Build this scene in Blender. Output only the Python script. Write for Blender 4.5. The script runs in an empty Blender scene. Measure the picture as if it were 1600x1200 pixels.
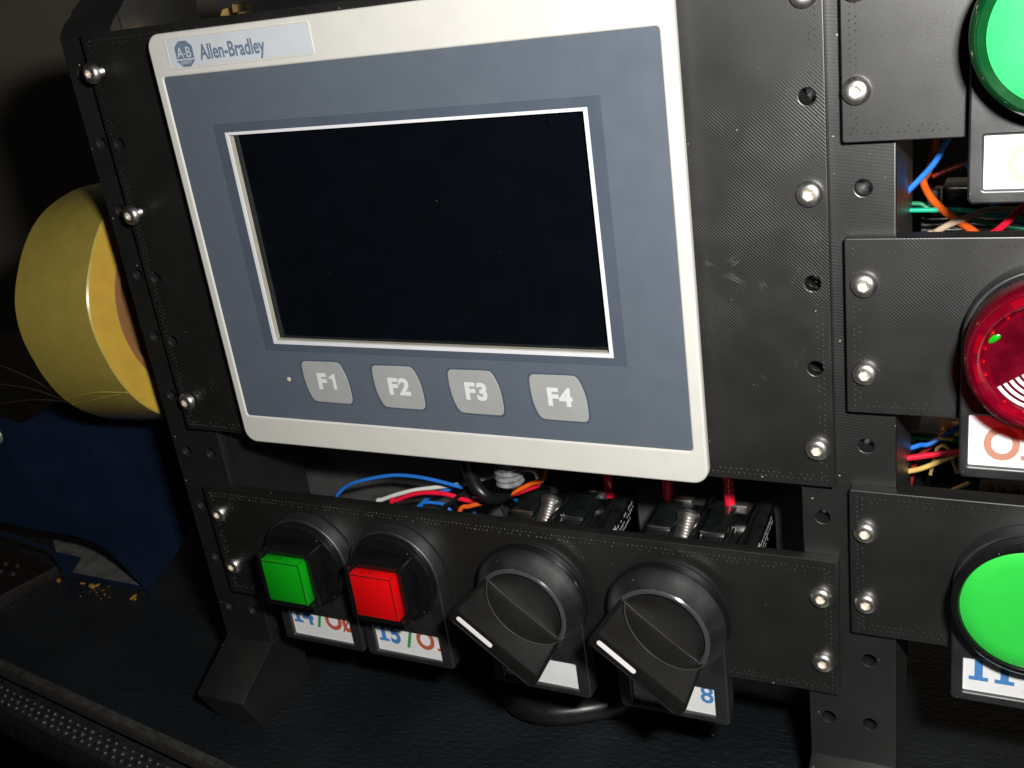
import bpy, bmesh, math, random
from math import sin, cos, pi, radians as R
from mathutils import Matrix, Vector, noise
random.seed(4)
sc = bpy.context.scene
COL = sc.collection
# one blender unit = one centimetre
sc.unit_settings.scale_length = 0.01

# ------------------------------------------------------------------ camera
cd = bpy.data.cameras.new('camera')
cam = bpy.data.objects.new('camera', cd); COL.objects.link(cam)
CAM = Vector((13.802, -21.680, 6.408))
cam.location = CAM
cam.rotation_euler = (1.185, 0.135, 0.448)
cd.sensor_width = 36; cd.lens = 1666.3 / 1600 * 36
cd.clip_start = 0.5; cd.clip_end = 500
sc.camera = cam

# ------------------------------------------------------------------ world and light
w = bpy.data.worlds.new('World'); sc.world = w; w.use_nodes = True
w.node_tree.nodes['Background'].inputs[0].default_value = (0.9, 0.95, 1.0, 1)
w.node_tree.nodes['Background'].inputs[1].default_value = 0.004
ld = bpy.data.lights.new('camera_flash', 'AREA'); ld.shape = 'RECTANGLE'
ld.size = 2.0; ld.size_y = 1.1; ld.energy = 13200; ld.color = (1.0, 0.985, 0.95)
flash = bpy.data.objects.new('camera_flash', ld); COL.objects.link(flash)
rot = cam.rotation_euler.to_matrix()
flash.location = CAM + rot @ Vector((3.4, 3.2, 0.6))
flash.rotation_euler = (Vector((1.0, 0, -2.0)) - flash.location).to_track_quat('-Z', 'Y').to_euler()
sc.view_settings.view_transform = 'Standard'; sc.view_settings.look = 'None'
sc.view_settings.exposure = 0.0; sc.view_settings.gamma = 1.0
try:
    sc.cycles.caustics_reflective = True; sc.cycles.blur_glossy = 0.1
    sc.cycles.sample_clamp_indirect = 6
except Exception: pass

# ------------------------------------------------------------------ materials
def nn(nt, t, **kw):
    n = nt.nodes.new(t)
    for k, v in kw.items(): setattr(n, k, v)
    return n
def mat(name, col, rough=0.5, metal=0.0, spec=0.5, coat=0.0, coat_rough=0.08, bump=0.0, bscale=20.0,
        var=0.12, vscale=1.5, specks=0.0, speck_scale=7.0, speck_col=(0.5, 0.5, 0.48), trans=0.0, ior=1.46,
        bdist=0.02, line_fade=None, lines=None, line_bump=0.25, line_scale=8.1, alpha_mix=None, sss=0.0, stretch=None, rvar=0.08, scratch=0.0):
    m = bpy.data.materials.new(name); m.use_nodes = True
    nt = m.node_tree; L = nt.links.new
    b = nt.nodes['Principled BSDF']; out = nt.nodes['Material Output']
    tc = nn(nt, 'ShaderNodeTexCoord'); co = tc.outputs['Object']
    b.inputs['Metallic'].default_value = metal
    b.inputs['Specular IOR Level'].default_value = spec
    b.inputs['IOR'].default_value = ior
    b.inputs['Coat Weight'].default_value = coat; b.inputs['Coat Roughness'].default_value = coat_rough
    b.inputs['Transmission Weight'].default_value = trans
    if sss:
        b.inputs['Subsurface Weight'].default_value = sss; b.inputs['Subsurface Scale'].default_value = 0.3
    # colour variation
    nz = nn(nt, 'ShaderNodeTexNoise'); nz.inputs['Scale'].default_value = vscale; nz.inputs['Detail'].default_value = 6
    L(co, nz.inputs['Vector'])
    mr = nn(nt, 'ShaderNodeMapRange'); L(nz.outputs['Fac'], mr.inputs['Value'])
    mr.inputs['From Min'].default_value = 0.3; mr.inputs['From Max'].default_value = 0.7
    mr.inputs['To Min'].default_value = 1 - var; mr.inputs['To Max'].default_value = 1 + var
    vm = nn(nt, 'ShaderNodeVectorMath', operation='SCALE'); vm.inputs[0].default_value = col
    L(mr.outputs[0], vm.inputs['Scale']); csock = vm.outputs[0]
    rr = nn(nt, 'ShaderNodeMapRange'); L(nz.outputs['Fac'], rr.inputs['Value'])
    rr.inputs['From Min'].default_value = 0.3; rr.inputs['From Max'].default_value = 0.7
    rr.inputs['To Min'].default_value = max(0.02, rough - rvar); rr.inputs['To Max'].default_value = min(1, rough + rvar)
    L(rr.outputs[0], b.inputs['Roughness'])
    if specks:
        vo = nn(nt, 'ShaderNodeTexVoronoi'); vo.inputs['Scale'].default_value = speck_scale
        L(co, vo.inputs['Vector'])
        n2 = nn(nt, 'ShaderNodeTexNoise'); n2.inputs['Scale'].default_value = speck_scale * 4; L(co, n2.inputs['Vector'])
        ad = nn(nt, 'ShaderNodeMath', operation='MULTIPLY_ADD'); L(n2.outputs['Fac'], ad.inputs[0]); ad.inputs[1].default_value = 0.12; L(vo.outputs['Distance'], ad.inputs[2])
        wn = nn(nt, 'ShaderNodeSeparateColor'); L(vo.outputs['Color'], wn.inputs[0])
        th = nn(nt, 'ShaderNodeMath', operation='MULTIPLY'); L(wn.outputs[0], th.inputs[0]); L(wn.outputs[1], th.inputs[1])
        t2 = nn(nt, 'ShaderNodeMath', operation='MULTIPLY_ADD'); L(th.outputs[0], t2.inputs[0]); t2.inputs[1].default_value = 0.13 * specks; t2.inputs[2].default_value = 0.055
        lt = nn(nt, 'ShaderNodeMath', operation='LESS_THAN'); L(ad.outputs[0], lt.inputs[0]); L(t2.outputs[0], lt.inputs[1])
        mx = nn(nt, 'ShaderNodeMix', data_type='RGBA'); L(lt.outputs[0], mx.inputs['Factor']); L(csock, mx.inputs['A']); mx.inputs['B'].default_value = (*speck_col, 1)
        csock = mx.outputs['Result']
    if scratch:
        mp0 = nn(nt, 'ShaderNodeMapping'); mp0.inputs['Scale'].default_value = (0.35, 1, 3.5); mp0.inputs['Rotation'].default_value = (0, 0.6, 0)
        L(co, mp0.inputs['Vector'])
        ns = nn(nt, 'ShaderNodeTexNoise'); ns.inputs['Scale'].default_value = 2.2; ns.inputs['Detail'].default_value = 9; ns.inputs['Roughness'].default_value = 0.7
        L(mp0.outputs[0], ns.inputs['Vector'])
        sr = nn(nt, 'ShaderNodeMapRange'); L(ns.outputs['Fac'], sr.inputs['Value']); sr.inputs['From Min'].default_value = 0.68; sr.inputs['From Max'].default_value = 0.78
        sr.inputs['To Max'].default_value = scratch
        mx2 = nn(nt, 'ShaderNodeMix', data_type='RGBA'); L(sr.outputs[0], mx2.inputs['Factor']); L(csock, mx2.inputs['A']); mx2.inputs['B'].default_value = (0.22, 0.22, 0.21, 1)
        csock = mx2.outputs['Result']
    L(csock, b.inputs['Base Color'])
    last = None
    if bump:
        nb = nn(nt, 'ShaderNodeTexNoise'); nb.inputs['Scale'].default_value = bscale; nb.inputs['Detail'].default_value = 4
        if stretch:
            mp = nn(nt, 'ShaderNodeMapping'); mp.inputs['Scale'].default_value = stretch; L(co, mp.inputs['Vector']); L(mp.outputs[0], nb.inputs['Vector'])
        else: L(co, nb.inputs['Vector'])
        bp = nn(nt, 'ShaderNodeBump'); bp.inputs['Strength'].default_value = bump; bp.inputs['Distance'].default_value = bdist
        L(nb.outputs['Fac'], bp.inputs['Height']); last = bp
    if lines:
        mp = nn(nt, 'ShaderNodeMapping'); L(co, mp.inputs['Vector'])
        mp.inputs['Scale'].default_value = (lines[0], lines[1], lines[2])
        wv = nn(nt, 'ShaderNodeTexWave', wave_type='BANDS', bands_direction='DIAGONAL')
        wv.inputs['Scale'].default_value = line_scale; wv.inputs['Distortion'].default_value = 0.35
        wv.inputs['Detail'].default_value = 2; wv.inputs['Detail Scale'].default_value = 0.4
        L(mp.outputs[0], wv.inputs['Vector'])
        nm = nn(nt, 'ShaderNodeTexNoise'); nm.inputs['Scale'].default_value = 0.45; nm.inputs['Detail'].default_value = 3; L(co, nm.inputs['Vector'])
        ms = nn(nt, 'ShaderNodeMapRange'); L(nm.outputs['Fac'], ms.inputs['Value']); ms.inputs['From Min'].default_value = 0.47; ms.inputs['From Max'].default_value = 0.62
        ms.inputs['To Min'].default_value = 0.15; ms.inputs['To Max'].default_value = 1.0
        hh = nn(nt, 'ShaderNodeMath', operation='MULTIPLY'); L(wv.outputs['Fac'], hh.inputs[0]); L(ms.outputs[0], hh.inputs[1])
        if line_fade:
            sx = nn(nt, 'ShaderNodeSeparateXYZ'); L(co, sx.inputs[0])
            fm = nn(nt, 'ShaderNodeMapRange', interpolation_type='SMOOTHSTEP'); L(sx.outputs['Z'], fm.inputs['Value'])
            fm.inputs['From Min'].default_value = 5.65 + line_fade[1]; fm.inputs['From Max'].default_value = 5.65 + line_fade[0]
            fm.inputs['To Min'].default_value = 1.0; fm.inputs['To Max'].default_value = 0.12
            h2 = nn(nt, 'ShaderNodeMath', operation='MULTIPLY'); L(hh.outputs[0], h2.inputs[0]); L(fm.outputs[0], h2.inputs[1]); hh = h2
        bp2 = nn(nt, 'ShaderNodeBump'); bp2.inputs['Strength'].default_value = line_bump; bp2.inputs['Distance'].default_value = 0.02
        L(hh.outputs[0], bp2.inputs['Height'])
        if last: L(last.outputs[0], bp2.inputs['Normal'])
        last = bp2
    if last: L(last.outputs[0], b.inputs['Normal'])
    if alpha_mix:
        tr = nn(nt, 'ShaderNodeBsdfTransparent'); tr.inputs[0].default_value = (*alpha_mix[1], 1)
        ms = nn(nt, 'ShaderNodeMixShader'); ms.inputs[0].default_value = alpha_mix[0]
        L(b.outputs[0], ms.inputs[1]); L(tr.outputs[0], ms.inputs[2]); L(ms.outputs[0], out.inputs['Surface'])
    return m

DUST = dict(specks=0.55, speck_scale=3.2)
PRINT = dict(rough=0.44, spec=1.0, ior=1.57, bump=0.045, bscale=22, var=0.15, vscale=0.8, rvar=0.025, specks=0.6, speck_scale=2.6, speck_col=(0.35, 0.34, 0.3))
M_plate = mat('black_printed_plastic', (0.0052, 0.0049, 0.0040), lines=(1, 0, 1), line_bump=0.22, line_fade=(4.5, 1.5), scratch=0.0, **PRINT)
M_plate_f = mat('black_printed_plastic_faint_lines', (0.0052, 0.0049, 0.0042), lines=(1, 0, 1), line_bump=0.13, **PRINT)
M_plate_r = mat('black_printed_plastic_other_way', (0.0056, 0.0053, 0.005), lines=(-1, 0, 1), line_bump=0.09, **PRINT)
M_post = mat('black_printed_layers', (0.0072, 0.0068, 0.0066), lines=(0.15, 0, 1), line_bump=0.12, line_scale=9, **PRINT)
M_black = mat('satin_black_plastic', (0.008, 0.008, 0.0085), rough=0.34, bump=0.05, bscale=60, specks=0.7, speck_scale=5, speck_col=(0.4, 0.4, 0.38))
M_gloss = mat('gloss_black_plastic', (0.006, 0.0062, 0.0065), rough=0.24, coat=0.3, specks=0.8, speck_scale=6, speck_col=(0.4, 0.4, 0.38))
M_wear_glint = mat('dusty_worn_edge_highlight', (0.045, 0.042, 0.037), rough=0.5)  # grey for dusty wear and for edge highlights put into the colour
M_skirt = mat('polished_black_skirt', (0.005, 0.0055, 0.006), rough=0.40, spec=1.0, ior=1.75, coat=1.0, coat_rough=0.33, specks=0.8, speck_scale=6, speck_col=(0.4, 0.4, 0.38))
M_knob = mat('matt_black_knob_plastic', (0.0075, 0.007, 0.0066), rough=0.40, spec=0.7, bump=0.12, bscale=50, specks=0.5, speck_scale=7, speck_col=(0.25, 0.24, 0.2))
M_ring = mat('dark_grey_ring_plastic', (0.045, 0.047, 0.05), rough=0.25, coat=0.5)
M_holder = mat('legend_holder_plastic', (0.010, 0.0104, 0.0112), rough=0.44, spec=1.0, ior=1.6, bump=0.10, bscale=40, specks=0.5, speck_scale=5)
M_card = mat('white_card', (0.78, 0.78, 0.78), rough=0.7, var=0.03)
M_bezel = mat('off_white_bezel_plastic', (0.58, 0.565, 0.525), rough=0.5, bump=0.16, bscale=28, var=0.02, specks=0.12, speck_scale=4, speck_col=(0.2, 0.2, 0.2))
M_overlay = mat('blue_grey_overlay_film', (0.090, 0.109, 0.136), rough=0.46, bump=0.22, bscale=30, var=0.02, specks=0.5, speck_scale=4, speck_col=(0.3, 0.3, 0.32))
M_overlay2 = mat('darker_blue_grey_print', (0.068, 0.085, 0.112), rough=0.4, bump=0.08, bscale=45, var=0.04, specks=0.5, speck_scale=4, speck_col=(0.3, 0.3, 0.32))
M_white = mat('white_print', (0.66, 0.66, 0.68), rough=0.5, var=0.02)
M_mark = mat('white_marker_paint', (0.9, 0.88, 0.88), rough=0.5, var=0.02)
M_beige = mat('beige_recess_wall', (0.36, 0.35, 0.29), rough=0.5, var=0.05)
M_screen = mat('dark_display_glass', (0.002, 0.0028, 0.0045), rough=0.15, coat=0.3, var=0.1, specks=0.32, speck_scale=4.0, speck_col=(0.09, 0.09, 0.09), scratch=0.0)
M_key = mat('grey_key_print', (0.32, 0.325, 0.318), rough=0.5, bump=0.12, bscale=40, var=0.03, specks=0.3, speck_scale=6)
M_keyrim = mat('dark_key_outline', (0.06, 0.08, 0.11), rough=0.5)
M_badge = mat('pale_badge_film', (0.53, 0.555, 0.59), rough=0.35, var=0.02)
M_blueprint = mat('blue_grey_lettering', (0.13, 0.18, 0.25), rough=0.5, var=0.04)
M_steel = mat('bright_steel', (0.60, 0.58, 0.55), rough=0.36, metal=1.0, var=0.1, bump=0.05, bscale=30)
M_socket = mat('hex_socket_steel', (0.85, 0.78, 0.68), rough=0.5, metal=0.8, var=0.2, vscale=12)
M_green = mat('green_lens_plastic', (0.005, 0.33, 0.008), rough=0.22, var=0.04, vscale=3, coat=0.2)
M_red = mat('red_lens_plastic', (0.72, 0.004, 0.006), rough=0.2, var=0.04, coat=0.2, specks=0.4, speck_scale=4)
M_lime = mat('light_green_button_plastic', (0.03, 0.56, 0.06), rough=0.4, var=0.02)
M_lime2 = mat('light_green_lamp_lens', (0.04, 0.60, 0.14), rough=0.3, var=0.03, coat=0.2)
M_dkgreen = mat('dark_green_translucent_rim', (0.002, 0.055, 0.012), rough=0.14, coat=0.5, var=0.1)
M_ruby = mat('ruby_translucent_plastic', (0.20, 0.0015, 0.014), rough=0.16, coat=0.6, var=0.25, vscale=3, alpha_mix=(0.45, (0.8, 0.03, 0.07)))
M_ruby2 = mat('deep_ruby_disc', (0.085, 0.001, 0.007), rough=0.18, coat=0.5, var=0.45, vscale=2.5, specks=0.7, speck_scale=2.5, speck_col=(0.8, 0.03, 0.01))
M_ink_b = mat('blue_ink', (0.06, 0.21, 0.50), rough=0.7, var=0.03)
M_ink_g = mat('green_ink', (0.04, 0.30, 0.07), rough=0.7, var=0.03)
M_ink_r = mat('brick_red_ink', (0.50, 0.10, 0.05), rough=0.7, var=0.03)
M_ink_o = mat('pale_orange_ink', (0.48, 0.22, 0.15), rough=0.7, var=0.03)
M_table = mat('blue_black_laminate', (0.0085, 0.011, 0.0135), rough=0.36, spec=1.0, bump=1.0, bdist=0.075, bscale=4.4, var=0.12, vscale=0.3, specks=0.45, speck_scale=0.9, speck_col=(0.2, 0.2, 0.19), stretch=(0.8, 1.5, 1))
M_rubber = mat('dusty_edge_trim_rubber', (0.040, 0.037, 0.033), rough=0.55, bump=0.7, bscale=9, var=0.35, vscale=3)
M_rubber2 = mat('knurled_black_rubber', (0.022, 0.021, 0.021), rough=0.32, bump=0.4, bscale=14, var=0.4, vscale=4)
M_wall = mat('brown_grey_wall', (0.50, 0.42, 0.33), rough=0.9, var=0.1, vscale=0.05)
M_tape = mat('amber_packing_tape', (0.40, 0.31, 0.062), rough=0.28, var=0.06, vscale=1.6, coat=0.7, coat_rough=0.14, bump=0.06, bscale=1.2)
M_tape2 = mat('amber_tape_edge_windings', (0.54, 0.34, 0.05), rough=0.3, var=0.07, vscale=2.0, coat=0.9, coat_rough=0.2, bump=0.12, bscale=6)
M_strand = mat('dim_tape_strand', (0.10, 0.07, 0.04), rough=0.4, alpha_mix=(0.6, (1, 1, 1)))
M_cardboard = mat('brown_cardboard', (0.23, 0.105, 0.035), rough=0.85, var=0.08, vscale=4, bump=0.1)
M_blue = mat('dark_blue_enamel', (0.008, 0.017, 0.042), rough=0.36, var=0.2, vscale=0.5, specks=0.7, speck_scale=1.6, speck_col=(0.12, 0.14, 0.2), scratch=0.12, bump=0.08, bscale=6)
M_dustfloor = mat('dusty_grey_sheet', (0.10, 0.10, 0.095), rough=0.7, var=0.35, vscale=1.5, specks=0.8, speck_scale=2, speck_col=(0.35, 0.22, 0.08))
M_greymetal = mat('brushed_grey_sheet_metal', (0.085, 0.085, 0.083), rough=0.45, metal=0.3, var=0.15, bump=0.15, bscale=3, stretch=(0.1, 1, 9))
M_dkblock = mat('smoky_dark_plastic', (0.008, 0.0095, 0.009), rough=0.16, coat=0.5, var=0.5, vscale=2, specks=0.8, speck_scale=4, speck_col=(0.3, 0.3, 0.25))
M_smoke = mat('smoky_green_clear_plastic', (0.008, 0.011, 0.0105), rough=0.12, spec=1.0, coat=0.6, var=0.4, vscale=2, specks=0.6, speck_scale=5)
M_clear = mat('clear_plastic', (0.32, 0.32, 0.33), rough=0.07, spec=1.0, coat=1.0, coat_rough=0.03, var=0.5, vscale=4, alpha_mix=(0.45, (0.9, 0.9, 0.9)))
M_brass = mat('brass', (0.80, 0.55, 0.20), rough=0.3, metal=1.0, var=0.15)
M_orangebit = mat('orange_crumb', (0.40, 0.19, 0.03), rough=0.8)
M_cream = mat('cream_led', (0.55, 0.50, 0.38), rough=0.5)
M_ink_p = mat('washed_out_orange_ink', (0.74, 0.50, 0.34), rough=0.7, var=0.03)
def wire_m(n, c): return mat(n, c, rough=0.34, var=0.06, vscale=4)
MW = dict(blue=wire_m('blue_wire', (0.02, 0.17, 0.62)), white=wire_m('white_wire', (0.75, 0.74, 0.70)), red=wire_m('red_wire', (0.80, 0.012, 0.045)),
          black=wire_m('black_wire', (0.012, 0.012, 0.012)), orange=wire_m('orange_wire', (0.85, 0.13, 0.012)), green=wire_m('green_wire', (0.01, 0.38, 0.22)),
          dgreen=wire_m('dark_green_wire', (0.008, 0.16, 0.07)), tan=wire_m('tan_wire', (0.45, 0.35, 0.25)), gold=wire_m('yellow_wire', (0.62, 0.42, 0.12)), maroon=wire_m('maroon_wire', (0.30, 0.02, 0.012)))

# ------------------------------------------------------------------ mesh helpers
def rect(x0, z0, x1, z1, r=0.0, n=5):
    if r <= 0: return [(x0, z0), (x1, z0), (x1, z1), (x0, z1)]
    o = []
    for cx, cz, a in ((x1 - r, z0 + r, -90), (x1 - r, z1 - r, 0), (x0 + r, z1 - r, 90), (x0 + r, z0 + r, 180)):
        for i in range(n + 1):
            t = R(a + 90 * i / n); o.append((cx + r * cos(t), cz + r * sin(t)))
    return o
def circ(cx, cz, r, n=24): return [(cx + r * cos(2 * pi * i / n), cz + r * sin(2 * pi * i / n)) for i in range(n)]
YMAT = Matrix(((1, 0, 0, 0), (0, 0, -1, 0), (0, 1, 0, 0), (0, 0, 0, 1)))     # u->x, v->z, w->-y
XMAT = Matrix(((0, 0, 1, 0), (1, 0, 0, 0), (0, 1, 0, 0), (0, 0, 0, 1)))      # u->y, v->z, w->x
ZMAT = Matrix.Identity(4)
def curve_mesh(c):
    o = bpy.data.objects.new('tmp', c); COL.objects.link(o)
    dg = bpy.context.evaluated_depsgraph_get(); dg.update()
    me = bpy.data.meshes.new_from_object(o.evaluated_get(dg), depsgraph=dg)
    bpy.data.objects.remove(o); bpy.data.curves.remove(c); me.materials.clear()
    return me
def prism(loops, a, b, bevel=0.0, axis='y', res=1):
    """2D loops (outline first, holes after) extruded from a to b along the axis."""
    c = bpy.data.curves.new('c', 'CURVE'); c.dimensions = '2D'; c.fill_mode = 'BOTH'
    for lp in loops:
        s = c.splines.new('POLY'); s.points.add(len(lp) - 1)
        for p, q in zip(s.points, lp): p.co = (q[0], q[1], 0, 1)
        s.use_cyclic_u = True
    t = abs(b - a)
    c.extrude = t / 2 - bevel; c.bevel_depth = bevel; c.bevel_resolution = res
    if bevel: c.offset = -bevel
    me = curve_mesh(c); mid = (a + b) / 2
    if axis == 'y': me.transform(Matrix.Translation((0, mid, 0)) @ YMAT)
    elif axis == 'x': me.transform(Matrix.Translation((mid, 0, 0)) @ XMAT)
    else: me.transform(Matrix.Translation((0, 0, mid)))
    return me
def text_mesh(s, size, bold=0.0, xs=1.0, depth=0.004, align='CENTER', spacing=1.0):
    c = bpy.data.curves.new('t', 'FONT'); c.body = s; c.size = size; c.extrude = depth; c.offset = bold
    c.align_x = align; c.space_character = spacing; c.resolution_u = 4
    me = curve_mesh(c); me.transform(YMAT @ Matrix.Diagonal((xs, 1, 1, 1)))
    return me
def lathe(prof, n=40, cap=False):
    """profile [(r, y)] turned round the y axis at the origin."""
    bm = bmesh.new(); rings = []
    for r, y in prof:
        if r < 1e-6: rings.append([bm.verts.new((0, y, 0))])
        else: rings.append([bm.verts.new((r * cos(2 * pi * i / n), y, r * sin(2 * pi * i / n))) for i in range(n)])
    for A, B in zip(rings, rings[1:]):
        if len(A) == 1 and len(B) == 1: continue
        for i in range(n):
            j = (i + 1) % n
            if len(A) == 1: bm.faces.new((A[0], B[i], B[j]))
            elif len(B) == 1: bm.faces.new((A[i], B[0], A[j]))
            else: bm.faces.new((A[i], B[i], B[j], A[j]))
    bmesh.ops.recalc_face_normals(bm, faces=bm.faces)
    me = bpy.data.meshes.new('l'); bm.to_mesh(me); bm.free(); return me
def box(x0, x1, y0, y1, z0, z1, bevel=0.0):
    bm = bmesh.new(); bmesh.ops.create_cube(bm, size=1)
    bmesh.ops.scale(bm, vec=(x1 - x0, y1 - y0, z1 - z0), verts=bm.verts)
    bmesh.ops.translate(bm, vec=((x0 + x1) / 2, (y0 + y1) / 2, (z0 + z1) / 2), verts=bm.verts)
    if bevel: bmesh.ops.bevel(bm, geom=bm.edges[:], offset=bevel, segments=2, affect='EDGES', profile=0.5)
    me = bpy.data.meshes.new('b'); bm.to_mesh(me); bm.free(); return me
def join(*mes):
    bm = bmesh.new()
    for m in mes: bm.from_mesh(m)
    me = bpy.data.meshes.new('j'); bm.to_mesh(me); bm.free(); return me
def mv(me, x=0, y=0, z=0):
    me.transform(Matrix.Translation((x, y, z))); return me
def smooth_pts(P, k=6):
    P = [Vector(p) for p in P]
    if len(P) < 3: return P
    Q = [P[0] * 2 - P[1]] + P + [P[-1] * 2 - P[-2]]; o = []
    for i in range(1, len(Q) - 2):
        a, b, c, d = Q[i - 1:i + 3]
        for j in range(k):
            t = j / k
            o.append(0.5 * ((2 * b) + (c - a) * t + (2 * a - 5 * b + 4 * c - d) * t * t + (3 * b - 3 * c + d - a) * t ** 3))
    o.append(P[-1]); return o
def tube(P, r, res=4):
    P = smooth_pts(P)
    c = bpy.data.curves.new('c', 'CURVE'); c.dimensions = '3D'; c.bevel_depth = r; c.bevel_resolution = res; c.use_fill_caps = True
    s = c.splines.new('POLY'); s.points.add(len(P) - 1)
    for p, q in zip(s.points, P): p.co = (*q, 1)
    return curve_mesh(c)

def finish(me, angle=35):
    me.polygons.foreach_set('use_smooth', [True] * len(me.polygons))
    try: me.set_sharp_from_angle(angle=R(angle))
    except Exception: pass
def obj(name, me, m, parent=None, world=False, angle=35, label=None):
    """one mesh object; 'world' meshes are given in world coordinates and moved into the parent's frame."""
    if world and parent is not None:
        me.transform(Matrix.Translation(-root_loc(parent)))
    finish(me, angle); me.name = name
    if m is not None:
        me.materials.clear(); me.materials.append(m)
    o = bpy.data.objects.new(name, me); COL.objects.link(o)
    if parent is not None: o.parent = parent
    if label: o['label'] = label
    return o
def root_loc(o):
    v = Vector((0, 0, 0))
    while o is not None: v += o.location; o = o.parent
    return v
def tag(o, label, cat, group=None):
    o['label'] = label; o['category'] = cat
    if group: o['group'] = group
    return o
def thing(name, label, cat, loc, group=None):
    o = bpy.data.objects.new(name, None); COL.objects.link(o); o.location = loc; o.empty_display_size = 0.3
    return tag(o, label, cat, group)
def stuff(o): o['kind'] = 'stuff'; return o
def struct(o): o['kind'] = 'structure'; return o
def copy_tree(o, parent=None):
    c = o.copy(); COL.objects.link(c); c.parent = parent
    for ch in [x for x in bpy.data.objects if x.parent == o]: copy_tree(ch, c)
    return c

# grid of the frame
def ZR(k): return 4.931 - 1.923 * k
XL, XR, XL2, XR2 = -9.14, 9.34, -10.13, 10.33

# ------------------------------------------------------------------ background wall and table
wall = struct(obj('back_wall', box(-140, 80, 62, 64, -60, 70), M_wall))
struct(obj('floor', box(-140, 80, -80, 62, -92, -90), mat('dark_floor', (0.03, 0.02, 0.018), rough=0.8)))
table = thing('table', 'blue-black laminate table top carrying the black control frame, with a knurled rubber front edge', 'table', (-9, 0, -18.5))
ang = math.atan2(-1.82, 12.07)
def edge_pt(x, off=0.0):                       # point of the front edge, moved outwards by off
    p = Vector((-21.3, -1.23)) + Vector((cos(ang), sin(ang))) * (x + 21.3) / cos(ang)
    return p + Vector((sin(ang), -cos(ang))) * off
def strip(off0, off1, x0=-60, x1=45):
    return [tuple(edge_pt(x0, off0)), tuple(edge_pt(x0, off1)), tuple(edge_pt(x1, off1)), tuple(edge_pt(x1, off0))]
top_loop = [tuple(edge_pt(-60, -0.3)), tuple(edge_pt(45, -0.3)), (45, 58), (-60, 58)]
obj('tabletop', prism([top_loop], -18.4, -16.0, 0, 'z'), M_table, table, world=True)
trim = prism([strip(-0.29, 0.04)], -16.5, -15.93, 0.05, 'z')
obj('edge_trim', trim, M_rubber, table, world=True)
obj('edge_ledge', prism([strip(-0.29, 0.93)], -18.4, -16.92, 0.06, 'z'), M_rubber2, table, world=True)
bm = bmesh.new()
n = 0
for r_ in range(3):
    x = -30.0
    while x < -4:
        q = edge_pt(x + (0.22 if r_ % 2 else 0), 0.16 + 0.245 * r_)
        s = 0.15 * random.uniform(0.8, 1.15)
        m_ = Matrix.Translation((q.x + random.uniform(-.03, .03), q.y, -16.93)) @ Matrix.Diagonal((s, s, s * 0.9, 1))
        bmesh.ops.create_icosphere(bm, subdivisions=1, radius=1, matrix=m_); n += 1
        x += 0.45
me = bpy.data.meshes.new('k'); bm.to_mesh(me); bm.free()
stuff(obj('knurled_bumps', me, M_rubber2, table, world=True, angle=80))

# ------------------------------------------------------------------ posts of the frame
def post(x0, x1, cols, rows, yb, label):
    o = thing('upright_post', label, 'post', ((x0 + x1) / 2, 1.5, -16.0), 'upright posts of the frame')
    holes = [circ(c, ZR(k) - 0.0, 0.17, 20) for c, k in rows]
    slab = prism([rect(x0, -13.62, x1, 5.88)] + holes, 0.3, 0.75, 0.025)
    body = prism([[(0.752, -13.0), (0.752, 6.30), (1.0, 6.52), (1.46, 6.8), (2.2, 7.02), (yb, 7.1), (yb, -10.6), (1.7, -13.6), (0.752, -13.6)]], x0, x1, 0.02, 'x')
    cap = prism([[(0.302, 5.885), (0.36, 5.98), (0.55, 6.18), (0.748, 6.33), (0.748, 5.885)]], x0 + .02, x1 - .02, 0.0, 'x')
    # a smooth rounded shoulder between front face and top
    obj('post_body', join(slab, body, cap), M_post, o, world=True)
    foot = prism([[(0.3, -13.625), (-1.62, -14.62), (-1.60, -14.70), (-1.02, -16.0), (1.7, -16.0), (1.7, -13.625)]], x0, x1, 0.03, 'x')
    obj('foot', foot, M_post, o, world=True)
    return o
rows_l = [(XL2, k) for k in range(0, 10)] + [(XL, k) for k in range(0, 10)]
rows_r = [(XR2, k) for k in range(0, 10)] + [(XR, k) for k in range(0, 10)]
post(-10.62, -8.70, None, rows_l, 3.8, 'black printed upright post at the left end of the frame, beside the tape roll')
post(8.88, 10.95, None, rows_r, 3.0, 'black printed upright post between the touch panel and the right-hand column of plates')

# ------------------------------------------------------------------ plates with screws
def screw_meshes():
    head = lathe([(0.105, -0.165), (0.18, -0.165), (0.235, -0.125), (0.268, -0.07), (0.28, -0.015), (0.28, 0.0)], 28)
    # hexagonal recess
    bm = bmesh.new(); n = 6
    hexv = lambda r, y: [bm.verts.new((r * cos(2 * pi * i / n + .3), y, r * sin(2 * pi * i / n + .3))) for i in range(n)]
    a, b = hexv(0.112, -0.166), hexv(0.10, -0.075); c = bm.verts.new((0, -0.05, 0))
    rim = [bm.verts.new((0.125 * cos(2 * pi * i / n + .3), -0.166, 0.125 * sin(2 * pi * i / n + .3))) for i in range(n)]
    for i in range(n):
        j = (i + 1) % n
        bm.faces.new((a[i], a[j], b[j], b[i])); bm.faces.new((b[i], b[j], c)); bm.faces.new((rim[i], rim[j], a[j], a[i]))
    me = bpy.data.meshes.new('hex'); bm.to_mesh(me); bm.free()
    return head, me
HEAD, SOCK = screw_meshes(); finish(HEAD, 50); HEAD.materials.append(M_steel); SOCK.materials.append(M_socket)
sh = [(0.14, 0.0)]
for i in range(8): sh += [(0.155, 0.02 + i * .06), (0.125, 0.05 + i * .06)]
SHANK = lathe(sh, 20); finish(SHANK, 25); SHANK.materials.append(M_steel)
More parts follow.
